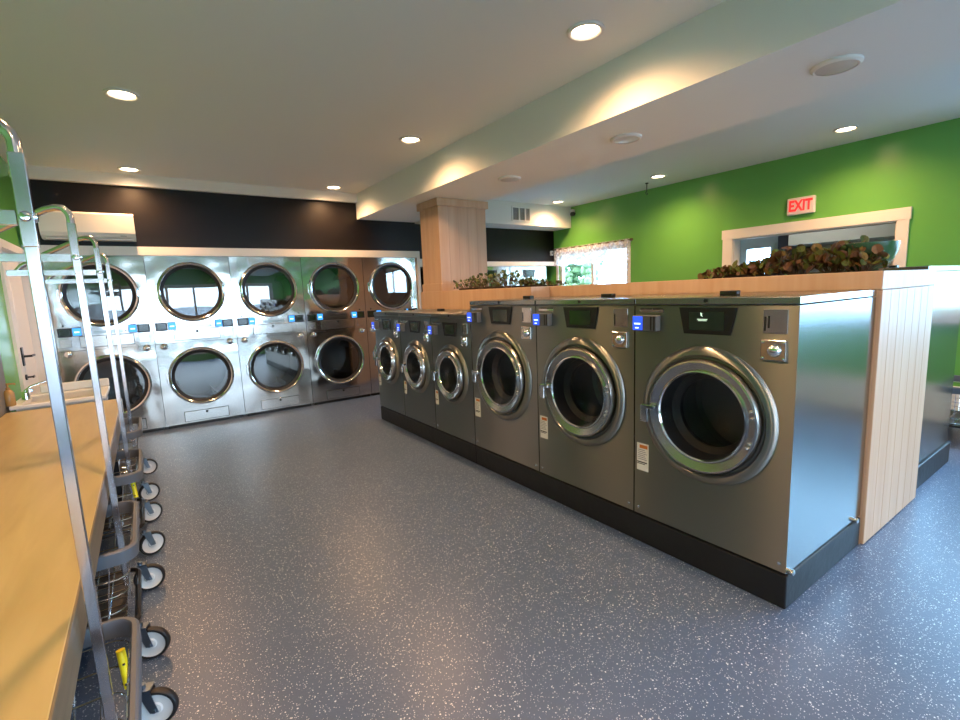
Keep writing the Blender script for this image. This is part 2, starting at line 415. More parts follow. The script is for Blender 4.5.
# room seen through the doorway
m = MB(); m.box((9.0, -.5, 0), (9.1, 4.02, ZC)); m.box((9.0, 4.42, 0), (9.1, 4.55, ZC)); m.box((9.0, 4.02, 0), (9.1, 4.42, 1.2)); m.box((9.0, 4.02, 1.93), (9.1, 4.42, ZC)); m.box((XG+.12, 4.55, 0), (9.1, 4.62, ZC)); m.box((XG+.12, 1.0, 0), (9.1, 1.1, ZC))
struct(m.build('wall_next_room', 'white'))
struct(B((XG+.12, 1.0, 2.45), (9.1, 4.6, 2.55)).build('ceiling_next_room', 'white'))
struct(B((8.5, 3.42, 0), (9.0, 3.70, 2.45)).build('wall_pier', 'navy'))
struct(B((8.2, 1.1, 1.88), (9.0, 3.42, 2.45)).build('ceiling_bulkhead', 'ceil'))
m = MB()
for a, b in (((8.97, 3.96, 1.93), (9.0, 4.48, 1.99)), ((8.97, 3.96, 1.14), (9.0, 4.48, 1.2)), ((8.97, 3.96, 1.2), (9.0, 4.02, 1.93)), ((8.97, 4.42, 1.2), (9.0, 4.48, 1.93)), ((9.03, 4.02, 1.58), (9.06, 4.42, 1.62))): m.box(a, b)
w4 = struct(m.build('window_4', 'white')); B((9.04, 4.02, 1.2), (9.045, 4.42, 1.93)).build('pane', 'glass', w4)

# left wall double door
dr = struct(B((XL-.07, 5.22, .01), (XL-.03, 5.595, 1.86)).build('door_1', 'trimw'))
B((XL-.07, 5.605, .01), (XL-.03, 6.12, 1.86)).build('door_leaf', 'trimw', dr)
m = MB(); m.box((XL-.10, 5.14, 0), (XL+.02, 5.215, 1.93)); m.box((XL-.10, 6.125, 0), (XL+.02, 6.19, 1.93)); m.box((XL-.10, 5.215, 1.865), (XL+.02, 6.125, 1.93)); m.build('door_frame', 'trimw', dr)
m = MB(); m.lathe([(0, 0), (.028, 0), (.028, .012), (0, .012)], (XL-.03, 5.57, .98), 'x', 20); m.tube([(XL-.02, 5.57, .98), (XL+.03, 5.57, .98), (XL+.035, 5.66, .98)], .010)
m.box((XL-.03, 5.54, .90), (XL-.02, 5.60, 1.06), .004); m.build('door_handle', 'blackp', dr)
m = MB(); m.lathe([(0, 0), (.024, 0), (.024, .012), (0, .012)], (XL-.03, 5.57, .80), 'x', 20); m.tube([(XL-.02, 5.57, .80), (XL+.02, 5.57, .80)], .008); m.box((XL+.015, 5.56, .79), (XL+.025, 5.62, .81), .003); m.build('deadbolt', 'blackp', dr)

# ------------------------------------------------------------------ bulkhead between the washer rows, with column
bh = struct(B((2.888, .80, 0), (3.77, 3.06, 1.30)).build('partition', 'plank'))
bh2 = struct(B((2.68, 3.075, 0), (3.77, 5.03, 1.164)).build('partition', 'plank'))
m = MB()   # cap boxes
m.box((2.888, .785, 1.302), (3.775, 3.075, 1.392), .004)
m.build('trim_cap', 'plank', bh)
B((2.68, 3.075, 1.165), (3.775, 5.03, 1.394), .004).build('trim_cap', 'plank', bh2)
m = MB()   # plank end face: separate boards
for k in range(7):
    a = 2.888+k*.126; m.box((a+.0015, .783, .005), (min(a+.1245, 3.77), .80, 1.30), .003)
m.build('end_planking', 'plank', bh)
B((2.890, .790, .01), (3.768, .7995, 1.299)).build('groove_backing', 'gap', bh)
c = MB()
c.box((2.70, 4.57, 1.394), (3.325, 4.98, BZ-.001), .003); 
co = struct(c.build('column', 'plank'))
m = MB()
m.box((2.675, 4.545, 2.30), (3.35, 5.005, BZ-.001), .004); m.box((2.687, 4.557, 1.394), (3.338, 4.993, 1.48), .004); m.build('column_trim', 'plank', co)
m = MB()
for k in range(1, 5): m.box((2.70+.125*k-.0015, 4.568, 1.48), (2.70+.125*k+.0015, 4.571, 2.30))
for k in range(1, 3): m.box((2.698, 4.57+.137*k-.0015, 1.48), (2.701, 4.57+.137*k+.0015, 2.30))
m.build('board_joint', 'gap', co)

# ------------------------------------------------------------------ plinths
def plinth(x0, x1, y0, y1, label, h=.1487):
    o = B((x0, y0, 0), (x1, y1, h), .006).build('plinth', 'plinth'); return tag(o, label, 'plinth')
plinth(2.054, 2.884, .80, 3.069, 'black painted base under the three large washers')
plinth(2.054, 2.66, 3.071, 4.9555, 'black painted base under the three short washers')
plinth(3.84, 4.70, .815, 4.9, 'black painted base under the rear washers beyond the planked end panel')

# ------------------------------------------------------------------ washers
ZP = .1487
def make_washer(w, h, depth, big, label, group, name='front_load_washer', detail=True):
    """local: x along width, front at y=0 facing -y, z from plinth top"""
    t = thing(name, label, 'washing machine', (0,0,0), -PI/2, group)
    H = h-ZP; cx = w/2
    if big: cz, R, rg, rb = .765-ZP, .268, .205, .322
    else: cz, R, rg, rb = .695-ZP, .212, .150, .252
    g = .003; zl = H-.036
    m = MB()
    m.holeplate(g, w-g, .012, zl, cx, cz, R-.012, 0., .06)
    z0 = .012
    V = [m.bm.verts.new(p) for p in ((g,0,z0),(w-g,0,z0),(w-g,depth,z0),(g,depth,z0),(g,0,zl),(w-g,0,zl),(w-g,depth,zl),(g,depth,zl))]
    for q in ((0,3,2,1),(4,5,6,7)): m.bm.faces.new([V[i] for i in q])
    m.bm.faces.new([V[i] for i in (2,3,7,6)])
    f0 = 0; m._tag(f0)
    m.bm.faces.new([V[i] for i in (1,2,6,5)]); m.bm.faces.new([V[i] for i in (3,0,4,7)])
    m.mi = 1; m._tag(f0)
    m.build('cabinet', ['steel', 'steelside'], t, outward=True)
    lid = B((g, -.004, zl+.004), (w-g, depth, H), .004).build('top_lid', ['steelside' if big else 'steel'], t)
    m = MB(); m.lathe([(0, -.008), (.009, -.008), (.009, -.002)], (cx, 0, zl+.022), 'y', 16); m.build('lid_lock', 'blackp', lid)
    B((w*.36, .30, H), (w*.36+.085, .34, H+.022), .004).build('hopper_latch', 'blackp', t)
    # raised door surround
    m = MB(); m.lathe([(rb, .0), (rb-.006, -.012), (rb-.022, -.022), (R+.016, -.024), (R+.008, -.016), (R+.005, .05)], (cx, 0, cz), 'y', 96)
    m.build('door_surround', 'steel', t)
    m = MB(); m.lathe([(R+.006, .028), (R-.03, .028)], (cx, 0, cz), 'y', 64); m.build('door_gasket', 'rubber', t)
    # door ring
    d = MB(); k = R-rg
    d.lathe([(R-.004, .018), (R-.003, -.028), (R-.010, -.043), (R-.018, -.046), (rg+.014, -.034), (rg+.008, -.032)], (cx, 0, cz), 'y', 96)
    door = d.build('door', 'ring', t)
    m = MB(); m.lathe([(rg+.010, -.032), (rg+.007, -.040), (rg+.001, -.041), (rg-.004, -.034)], (cx, 0, cz), 'y', 96); m.build('inner_ring', 'ringpol', door)
    m = MB(); m.lathe([(rg-.004, -.034), (rg-.012, .05), (rg*.80, .075), (rg*.80, .10)], (cx, 0, cz), 'y', 96); m.build('glass_seal', 'rubber', door)
    m = MB(); s = rg/.205
    m.lathe([(rg-.005, -.024), (rg*.8, -.012), (rg*.5, -.003), (rg*.25, .001), (0, .002)], (cx, 0, cz), 'y', 64); m.build('door_glass', 'wglass', door)
    # handle on the left
    m = MB(); hx = cx-R-.004
    m.box((hx-.030, -.058, cz-.075), (hx+.012, -.046, cz+.012), .004); m.box((hx-.030, -.058, cz-.075), (hx-.018, -.0, cz-.06), .003)
    m.box((hx-.018, -.066, cz-.002), (hx+.055, -.040, cz+.018), .004)
    m.build('door_handle', 'chrome', door)
    for a in (16, 9, -18, -23):
        a = math.radians(a); rr = R-.030; m = MB()
        m.lathe([(0, -.053), (.006, -.052), (.008, -.047), (.008, -.040)], (cx+rr*math.cos(a), 0, cz+rr*math.sin(a)), 'y', 12)
        m.build('hinge_bolt', 'bolt', door)
    # drum and boot
    m = MB(); m.lathe([(R-.012, .03), (rg+.01, .07), (rg+.005, .11), (rg+.012, .12)], (cx, 0, cz), 'y', 64); m.build('door_boot', 'rubber', t)
    m = MB(); rd = R+.02
    m.lathe([(rg+.006, .118), (rg+.012, .108), (rd-.01, .125), (rd, .14), (rd, .42), (rd-.02, .44), (.05, .45), (0, .44)], (cx, 0, cz), 'y', 64)
    for q in range(3):
        a = 2*PI*q/3+.4
        ca, sa = math.cos(a), math.sin(a)
        p = lambda u, v, y: (cx+ca*u-sa*v, y, cz+sa*u+ca*v)
        vs = [m.bm.verts.new(p(*x)) for x in ((rd, -.04, .15), (rd, .04, .15), (rd-.07, 0, .17), (rd, -.04, .42), (rd, .04, .42), (rd-.07, 0, .41))]
        for f in ((0,1,2),(3,5,4),(0,2,5,3),(1,4,5,2)): m.bm.faces.new([vs[i] for i in f])
    m.build('drum', 'drum', t)
    # display
    if big: zt, zb, a, b = 1.260-ZP, 1.140-ZP, .133, .107
    else: zt, zb, a, b = 1.130-ZP, 1.018-ZP, .114, .088
    dx = cx+.006
    dp = MB().prism([(dx-a, zt), (dx+a, zt), (dx+b, zb), (dx-b, zb)], -.007, 0.0).build('display', 'blackp', t)
    sw, sz0, sz1 = b*.76, zb+.018, zt-.02
    B((dx-sw, -.0085, sz0), (dx+sw, -.0068, sz1)).build('screen', 'screen', dp)
    # card reader at the upper left, fixed proud of the panel
    zr = zt-.077 if big else zt-.072
    rd_ = B((.014, -.040, zr-.038), (.150 if big else .122, 0, zr+.038), .004).build('card_reader', 'greyp', t)
    m = MB(); m.box((.018, -.0425, zr-.034), (.074, -.0395, zr+.034)); m.mi = 1
    m.box((.028, -.0435, zr-.006), (.064, -.042, zr+.001)); m.box((.034, -.0435, zr-.026), (.054, -.042, zr-.020))
    m.build('reader_screen', ['blue', 'bluew'], rd_)
    if big:
        m = MB(); m.box((.118, -.0415, zr-.034), (.126, -.0395, zr+.034)); m.box((.136, -.0415, zr-.034), (.144, -.0395, zr+.034)); m.build('card_slot', 'blackp', rd_)
    # model label strip
    m = MB(); zz = zr+.06
    m.box((.03, -.003, zz-.008), (.165, 0, zz+.006)); m.mi = 1
    m.box((.034, -.0036, zz+.006), (.10, 0, zz+.012)); m.box((.106, -.0036, zz+.006), (.16, 0, zz+.012))
    m.build('name_strip', ['dsteel', 'ink'], t)
    # coin plates on the right
    if big:
        zc0, zc1, xa, xb = 1.157-ZP, 1.254-ZP, w-.133, w-.042
        zk0, zk1 = 1.048-ZP, 1.132-ZP
    else:
        zc0, zc1, xa, xb = 1.045-ZP, 1.128-ZP, w-.118, w-.046; zk0, zk1 = .950-ZP, 1.028-ZP
    cp = B((xa, -.004, zc0), (xb, 0, zc1), .0015).build('coin_plate', 'dsteel', t)
    B((xa+.004, -.0048, zc0+.01), (xa+.012, -.0038, zc1-.03)).build('coin_slot', 'ink', cp)
    lb = B((xa-.002, -.014, zk0), (xb+.002, 0, zk1), .003).build('coin_box', 'dsteel', t)
    m = MB(); ccx, ccz = (xa+xb)/2+.006, (zk0+zk1)/2
    m.lathe([(0, -.036), (.016, -.034), (.024, -.026), (.027, -.012)], (ccx, 0, ccz), 'y', 24)
    for sx in (-1, 1):
        for sz in (-1, 1): m.lathe([(0, -.020), (.005, -.018), (.006, -.013)], ((xa+xb)/2+sx*(xb-xa)*.42, 0, ccz+sz*(zk1-zk0)*.38), 'y', 10)
    m.build('lock', 'chrome', lb)
    # warning sticker at lower left
    zs0, zs1 = (.405-ZP, .552-ZP) if big else (.395-ZP, .52-ZP)
    m = MB(); xs0, xs1 = .018, .088 if big else .068
    m.box((xs0, -.0012, zs0), (xs1, 0, zs1)); m.mi = 1
    m.box((xs0+.016, -.0018, zs1-.026), (xs1-.006, 0, zs1-.008)); m.mi = 2
    m.box((xs0+.002, -.0018, zs0+.042), (xs1-.008, 0, zs0+.048)); m.box((xs0+.002, -.0018, zs0+.034), (xs1-.02, 0, zs0+.038)); m.mi = 3
    for q in range(6): m.box((xs0+.006, -.0016, zs0+.06+q*.010), (xs1-.01-.006*(q % 3), 0, zs0+.0625+q*.010))
    m.build('warning_sticker', ['label', 'orange', 'ink', 'greyp'], t)
    # anchor feet and panel bolts
    for fx in (.05, w-.05):
        for fy in (.05, depth-.06):
            m = MB(); m.lathe([(0, 0), (.028, 0), (.028, .004), (.020, .006), (.020, .012), (0, .012)], (fx, fy, 0), 'z', 12); m.build('foot', 'plinth', t)
    for fx in (.03, w-.03):
        m = MB(); m.lathe([(0, -.008), (.007, -.006), (.008, 0)], (fx, 0, .05), 'y', 10); m.build('panel_bolt', 'bolt', t)
    return t
LW = .757
wb = make_washer(LW-.001, 1.304, .826, True, 'nearest of the three large stainless washers, beside the planked end panel', 'large front loading washers')
wb.location = (2.054, .80+LW, ZP)
w5 = dup(wb, (2.054, .80+2*LW, ZP), 'middle one of the three large stainless washers')
w4 = dup(wb, (2.054, .80+3*LW, ZP), 'farthest of the three large washers, next to the shorter washers')
ys_ = .80+3*LW; SWD = (4.955-ys_)/3
ws = make_washer(SWD-.001, 1.20, .60, False, 'nearest of the three short small-door washers, next to the large ones', 'small front loading washers', 'compact_washer')
ws.location = (2.054, ys_+SWD, ZP)
dup(ws, (2.054, ys_+2*SWD, ZP), 'middle one of the three short small-door washers')
dup(ws, (2.054, ys_+3*SWD, ZP), 'farthest short washer at the row end, beside the dryers')
for fy in (.03, .74):   # side anchor bolts, only the exposed end shows them
    m = MB(); m.lathe([(0, 0), (.012, 0), (.012, .018), (0, .024)], (LW-.005, fy, .014), 'x', 12); m.build('anchor_bolt', 'bolt', wb)
# only the nearest washer's plate carries a readable number; its screen shows text
for ch in wb.children:
    if ch.name.startswith('coin_plate'): text_mesh('number', '1', .072, 'ink', ch, (LW-.112, -.0045, 1.200-ZP), (PI/2, 0, 0), .0008)
    if ch.name.startswith('display'):
        m = MB(); q = LW/2
        m.prism([(q-.022, 1.238-ZP), (q-.012, 1.232-ZP), (q-.016, 1.228-ZP), (q-.010, 1.218-ZP), (q-.020, 1.224-ZP)], -.0092, -.0084)
        m.box((q-.036, -.0092, 1.206-ZP), (q+.012, -.0084, 1.2085-ZP)); m.box((q-.032, -.0092, 1.200-ZP), (q+.008, -.0084, 1.2025-ZP))
        m.build('screen_text', 'textw', ch)
# rear row (seen at its near end only)
rr_ = make_washer(.79, 1.415, .86, True, 'rear row washer, its side showing past the planked end panel', None, 'rear_row_washer')
rr_.rotation_euler = (0, 0, PI/2); rr_.location = (4.685, .825, ZP)

# ------------------------------------------------------------------ stacked dryers
def make_dryer(w=.80):
    t = thing('stacked_dryer', 'x', 'tumble dryer', (0,0,0), 0, 'stacked tumble dryers along the back wall')
    g = .0025; cx = .40; Zt, Zb, dep = 1.886, .035, 1.0
    cu, cl, R, ri = 1.497, .560, .325, .283
    zs = .945
    m = MB()
    m.holeplate(g, w-g, zs+.002, Zt, cx, cu, R-.03, 0, .05); m.holeplate(g, w-g, Zb, zs-.002, cx, cl, R-.03, 0, .05)
    V = [m.bm.verts.new(p) for p in ((g,0,Zb),(w-g,0,Zb),(w-g,dep,Zb),(g,dep,Zb),(g,0,Zt),(w-g,0,Zt),(w-g,dep,Zt),(g,dep,Zt))]
    for q in ((0,3,2,1),(4,5,6,7),(1,2,6,5),(2,3,7,6),(3,0,4,7)): m.bm.faces.new([V[i] for i in q])
    m.build('cabinet', 'dsteel', t, outward=True)
    B((.02, .02, 0), (w-.02, dep-.02, Zb)).build('toe_kick', 'blackp', t)
    for cz in (cu, cl):
        d = MB(); d.lathe([(R, .0), (R, -.018), (R-.006, -.028), (R-.018, -.032), (ri+.012, -.026), (ri+.006, -.014)], (cx, 0, cz), 'y', 96)
        door = d.build('door', 'ringpol', t)
        m = MB(); m.lathe([(ri+.010, -.024), (ri+.004, -.020), (ri-.022, -.012), (ri-.026, .03)], (cx, 0, cz), 'y', 72); m.build('door_gasket', 'rubber', door)
        m = MB(); r2 = ri-.018; m.lathe([(r2, -.012), (r2*.7, -.0135), (r2*.35, -.0145), (0, -.015)], (cx, 0, cz), 'y', 72); m.build('door_glass', 'dglass', door)
        m = MB(); m.box((cx-R-.012, -.022, cz-.06), (cx-R+.006, .0, cz+.06), .004); m.build('hinge', 'ringpol', door)
        m = MB(); m.lathe([(ri-.026, .03), (ri-.02, .07), (.33, .09), (.34, .13), (.34, .75), (.30, .77), (0, .77)], (cx, 0, cz), 'y', 72)
        for q in range(4):
            a = 2*PI*q/4+.5; ca, sa = math.cos(a), math.sin(a); rd = .34
            p = lambda u, v, y: (cx+ca*u-sa*v, y, cz+sa*u+ca*v)
            vs = [m.bm.verts.new(p(*x)) for x in ((rd, -.03, .14), (rd, .03, .14), (rd-.09, 0, .16), (rd, -.03, .74), (rd, .03, .74), (rd-.09, 0, .72))]
            for f in ((0,1,2),(3,5,4),(0,2,5,3),(1,4,5,2)): m.bm.faces.new([vs[i] for i in f])
        m.build('drum', 'drum', t)
    # control band between the doors
    for sx, xd, xr in ((0, .022, .136), (1, .664, .588)):
        e = B((xd, -.010, 1.088), (xd+.110, 0, 1.176), .003).build('display', 'blackp', t)
        B((xd+.014, -.0115, 1.104), (xd+.096, -.0095, 1.164)).build('screen', 'screen', e)
        e = B((xr, -.030, 1.094), (xr+.074, 0, 1.180), .004).build('card_reader', 'blackp', t)
        m = MB(); m.box((xr+.004, -.0325, 1.100), (xr+.070, -.0295, 1.174)); m.mi = 1; m.box((xr+.018, -.0335, 1.128), (xr+.056, -.032, 1.140)); m.build('reader_screen', ['cyan', 'bluew'], e)
        xx = .078 if sx == 0 else w-.078
        m = MB(); m.lathe([(0, -.034), (.020, -.030), (.032, -.016), (.036, 0)], (xx, 0, .918), 'y', 20); m.box((xx-.045, -.008, .895), (xx+.045, 0, .912), .003); m.build('lock', 'chrome', t)
        m = MB(); xc = xd+.01; m.box((xc, -.004, .985), (xc+.085, 0, 1.065), .002); m.build('coin_plate', 'dsteelflat', t)
        m = MB(); m.lathe([(0, -.006), (.008, -.005), (.009, 0)], (xd+.05, 0, 1.20), 'y', 12); m.build('lamp_indicator', 'blackp', t)
    B((.30, -.003, 1.105), (.54, 0, 1.135), .001).build('name_strip', 'steelside', t)
    for z0, z1, x0, x1 in ((.975, 1.085, .185, .625), (.055, .165, .185, .625)):
        m = MB(); m.box((x0, -.007, z0), (x1, 0, z1), .002); m.mi = 1; m.box((x0-.004, -.0015, z0-.004), (x1+.004, -.0002, z1+.004))
        o = m.build('lint_panel', ['dsteelflat', 'ink'], t)
        m = MB(); m.lathe([(0, -.014), (.013, -.013), (.014, -.006)], ((x0+x1)/2, 0, z1-.022), 'y', 14); m.build('panel_lock', 'blackp', o)
    return t
d0 = make_dryer()
dl = ['leftmost stacked dryer, behind the chrome cart posts', 'second stacked dryer from the left, in clear view', 'middle of the five stacked dryers along the back wall', 'fourth stacked dryer from the left, right of the middle one', 'rightmost stacked dryer, partly hidden behind the short washers']
ds = []
for i, l in enumerate(dl):
    loc = (-.7355+.8*i, 6.22, 0)
    if i == 0: d0.location = loc; d0['label'] = l; ds.append(d0)
    else: ds.append(dup(d0, loc, l))
for i, x, n in ((0, .575, '23'), (1, .245, '22'), (1, .555, '21')):
    text_mesh('number', n, .052, 'ink', ds[i], (x, -.002, 1.128), (PI/2, 0, 0))

# tall machines right of the dryers, mostly hidden behind the partition
def make_tall():
    t = thing('tall_washer_extractor', 'x', 'washing machine', (0,0,0), 0, 'tall machines right of the column')
    w = .80; m = MB(); cx = .4; cz = .85; R = .33
    m.holeplate(.004, w-.004, .03, 1.45, cx, cz, R-.02, 0, .05); H = 1.762
    V = [m.bm.verts.new(p) for p in ((.004,0,.0),(w-.004,0,.0),(w-.004,1,.0),(.004,1,.0),(.004,0,H),(w-.004,0,H),(w-.004,1,H),(.004,1,H),(.004,0,1.45),(w-.004,0,1.45))]
    for q in ((0,3,2,1),(4,5,6,7),(1,2,6,5),(2,3,7,6),(3,0,4,7),(8,9,5,4)): m.bm.faces.new([V[i] for i in q])
    m.build('cabinet', 'dsteel', t, outward=True)
    m = MB(); m.lathe([(R, 0), (R-.01, -.03), (R-.08, -.03), (R-.09, .04)], (cx, 0, cz), 'y', 64); d = m.build('door', 'ringpol', t)
    m = MB(); m.lathe([(R-.085, -.01), (.1, .03), (0, .03)], (cx, 0, cz), 'y', 48); m.build('door_glass', 'dglass', d)
    m = MB(); m.lathe([(R-.08, .05), (R, .07), (R, .6), (0, .6)], (cx, 0, cz), 'y', 48); m.build('drum', 'drum', t)
    e = MB().prism([(.27, 1.705), (.53, 1.705), (.505, 1.585), (.295, 1.585)], -.01, 0).build('display', 'blackp', t)
    m = MB(); m.box((.325, -.0115, 1.60), (.475, -.0095, 1.69)); m.build('screen', 'screen', e)
    m = MB(); m.box((.03, -.003, 1.665), (.17, 0, 1.675)); m.box((.03, -.003, 1.64), (.15, 0, 1.648)); m.build('name_strip', 'greyp', t)
    return t
tm = make_tall(); tm.location = (5.01, 6.25, 0); tm['label'] = 'tall stainless machine with dark display, below the lace curtain corner'
dup(tm, (4.20, 6.25, 0), 'tall stainless machine just right of the planked column')
dup(tm, (3.39, 6.25, 0), 'tall stainless machine between the stacked dryers and the column')

# ------------------------------------------------------------------ ceiling lights
def can(loc, label, on=True, group=None):
    t = thing('recessed_light', label, 'ceiling light', loc, 0, group)
    m = MB(); m.lathe([(.097, 0), (.096, -.010), (.088, -.014), (.078, -.012), (.068, -.002), (.066, .004)], (0,0,0), 'z', 40); m.build('trim_ring', 'white', t)
    m = MB(); m.lathe([(.068, -.003), (0, -.003)], (0,0,0), 'z', 32); m.build('lens', 'lightlens', t)
    l = bpy.data.lights.new('can_lamp', 'SPOT'); l.energy = LAMP; l.color = (1, .55, .26); l.spot_size = math.radians(158); l.spot_blend = 1.0; l.shadow_soft_size = .06
    o = bpy.data.objects.new('can_lamp', l); COL.objects.link(o); o.parent = t; o.location = (0, 0, -.03)
    return t
LAMP = 92
cans = [((.045, 3.92), 'lit ceiling light at upper left, nearest in the left row'), ((.045, 5.96), 'lit ceiling light above the wall air conditioner'),
        ((2.06, 1.88), 'lit ceiling light nearest the camera, beside the white beam'), ((2.06, 3.89), 'lit ceiling light near the middle of the beam, second along'), ((2.06, 5.94), 'lit ceiling light close to the black wall beside the beam end'),
        ((5.40, 1.82), 'lit ceiling light over the doorway with the exit sign'), ((5.41, 3.77), 'lit ceiling light near the small hook, in the right aisle'), ((5.43, 5.55), 'lit ceiling light beside the white soffit and camera')]
for (x, y), l in cans: can((x, y, ZC), l)
for k, (x, y) in enumerate(((.045, 1.88), (.045, -.15), (2.06, -.15), (5.40, -.15), (.045, -2.2), (2.06, -2.2), (5.40, -2.2))):
    can((x, y, ZC), 'lit ceiling light outside the picture behind the camera', True, 'ceiling lights behind the camera')
for y, l in ((1.02, 'unlit round ceiling speaker under the beam, nearest and largest'), (2.25, 'unlit round ceiling speaker under the beam, second along'), (3.54, 'unlit round ceiling speaker under the beam, third along'), (4.95, 'unlit round ceiling speaker under the beam, left of the column top')):
    t = thing('ceiling_speaker', l, 'ceiling speaker', (2.86, y, BZ), 0, 'round discs under the beam')
    m = MB(); m.lathe([(.105, 0), (.104, -.010), (.092, -.018), (.084, -.016)], (0,0,0), 'z', 40); m.build('rim', 'white', t)
    m = MB(); m.lathe([(.086, -.014), (.05, -.022), (0, -.025)], (0,0,0), 'z', 40); m.build('grille', 'offlens', t)

# ------------------------------------------------------------------ wall fittings
t = thing('air_conditioner', 'long white wall air conditioner on the black wall above the dryers', 'air conditioner', (-.70, YB, 2.03))
m = MB()
pr = [(-.19, .03), (-.205, .06), (-.205, .235), (-.19, .252), (-.0, .252), (0, 0), (-.12, 0)]
a = [m.bm.verts.new((0, y, z)) for y, z in pr]; b = [m.bm.verts.new((.725, y, z)) for y, z in pr]
m.bm.faces.new(a); m.bm.faces.new(b[::-1])
for i in range(len(pr)): m.bm.faces.new((a[i], b[i], b[(i+1) % len(pr)], a[(i+1) % len(pr)]))
m.build('housing', 'acw', t, smooth=False)
B((.03, -.165, -.004), (.70, -.06, .010), .004).build('louver', 'acw', t)
B((.60, -.2065, .03), (.65, -.204, .036)).build('indicator', 'greyp', t)

t = thing('air_vent', 'white slotted air vent in the soffit right of the column', 'vent', (4.92, 5.83, 2.525))
m = MB(); m.box((-.19, -.012, -.11), (.19, 0, -.09)); m.box((-.19, -.012, .09), (.19, 0, .11)); m.box((-.19, -.012, -.09), (-.165, 0, .09)); m.box((.165, -.012, -.09), (.19, 0, .09)); m.box((-.055, -.012, -.09), (-.03, 0, .09)); m.box((.065, -.012, -.09), (.09, 0, .09)); m.build('frame', 'white', t)
m = MB()
for k in range(14): m.box((-.165+k*.024, -.008, -.09), (-.162+k*.024, -.001, .09))
m.build('slat', 'offlens', t)
B((-.165, -.002, -.09), (.165, -.0005, .09)).build('duct_backing', 'greyw', t)

t = thing('security_camera', 'small black and white security camera at the soffit end', 'camera', (6.0, 5.78, 2.61))
m = MB(); m.lathe([(0, 0), (.045, 0), (.045, -.03), (.03, -.04), (0, -.04)], (0,0,0), 'x', 20); m.build('mount', 'white', t)
m = MB(); m.lathe([(0, -.075), (.02, -.068), (.034, -.045), (.036, -.03), (.02, -.01)], (-.035, -.0, -.035), 'y', 20); m.lathe([(0, .03), (.036, .0), (.036, -.03)], (-.035, 0, -.035), 'y', 20); m.build('camera_head', 'blackp', t)

t = thing('ceiling_hook', 'small black hook hanging from the ceiling by the green wall', 'hook', (5.62, 4.085, 2.7))
m = MB(); m.lathe([(0, 0), (.02, 0), (.02, -.012), (0, -.012)], (0,0,0), 'z', 14); m.build('plate', 'blackp', t)
m = MB(); m.tube([(0,0,-.01), (0,0,-.10), (.0, .02, -.125), (0, .0, -.15), (0,-.015,-.13)], .006, 8); m.build('hook_wire', 'blackp', t)

t = thing('exit_sign', 'white EXIT sign with red letters above the doorway', 'sign', (XG, 2.383, 2.155))
B((-.045, -.135, -.090), (0, .135, .090), .012, 3).build('sign_plate', 'exitw', t)
text_mesh('lettering', 'EXIT', .150, 'exitr', t, (-.047, 0, -.002), (PI/2, 0, -PI/2), .002, .005).scale = (.74, 1.05, 1)

t = thing('wall_outlet', 'small pale box on the black wall near its right end', 'outlet', (5.93, YB, 1.985))
B((-.03, -.03, -.04), (.03, 0, .04), .006).build('cover_plate', 'white', t)
m = MB(); m.lathe([(0, -.036), (.012, -.035), (.014, -.03)], (0, 0, 0), 'y', 12); m.build('knob', 'greyp', t)

# lace curtain on window_1
t = thing('lace_curtain', 'white lace valance over the window in the green wall', 'curtain', (XG-.06, 5.4, 2.035))
m = MB(); NY = 150; rows = 14; grid = []
for i in range(NY+1):
    y = -.80+1.57*i/NY; col_ = []
    for j in range(rows+1):
        s = j/rows; z = .02-.285*s - (.03*abs(math.sin(y*9)) if j == rows else 0)
        col_.append(m.bm.verts.new((.018*math.sin(y*44+.6*math.sin(y*9))*(.4+.6*s)-.02, y, z)))
    grid.append(col_)
for i in range(NY):
    for j in range(rows): m.bm.faces.new((grid[i][j], grid[i+1][j], grid[i+1][j+1], grid[i][j+1])).smooth = True
m.build('valance', 'lace', t)
m = MB(); m.tube([(-.012, -.82, 0), (-.012, .80, 0)], .009); m.build('rod', 'stem', t)
m = MB(); m.lathe([(0, -.03), (.018, -.02), (.022, 0), (.012, .02), (0, .022)], (-.012, -.83, 0), 'y', 14); m.box((-.01, -.80, -.012), (.04, -.79, .012)); m.build('finial', 'stem', t)
m = MB(); m.box((-.01, .70, -.012), (.04, .71, .012)); m.build('rod_bracket', 'stem', t)

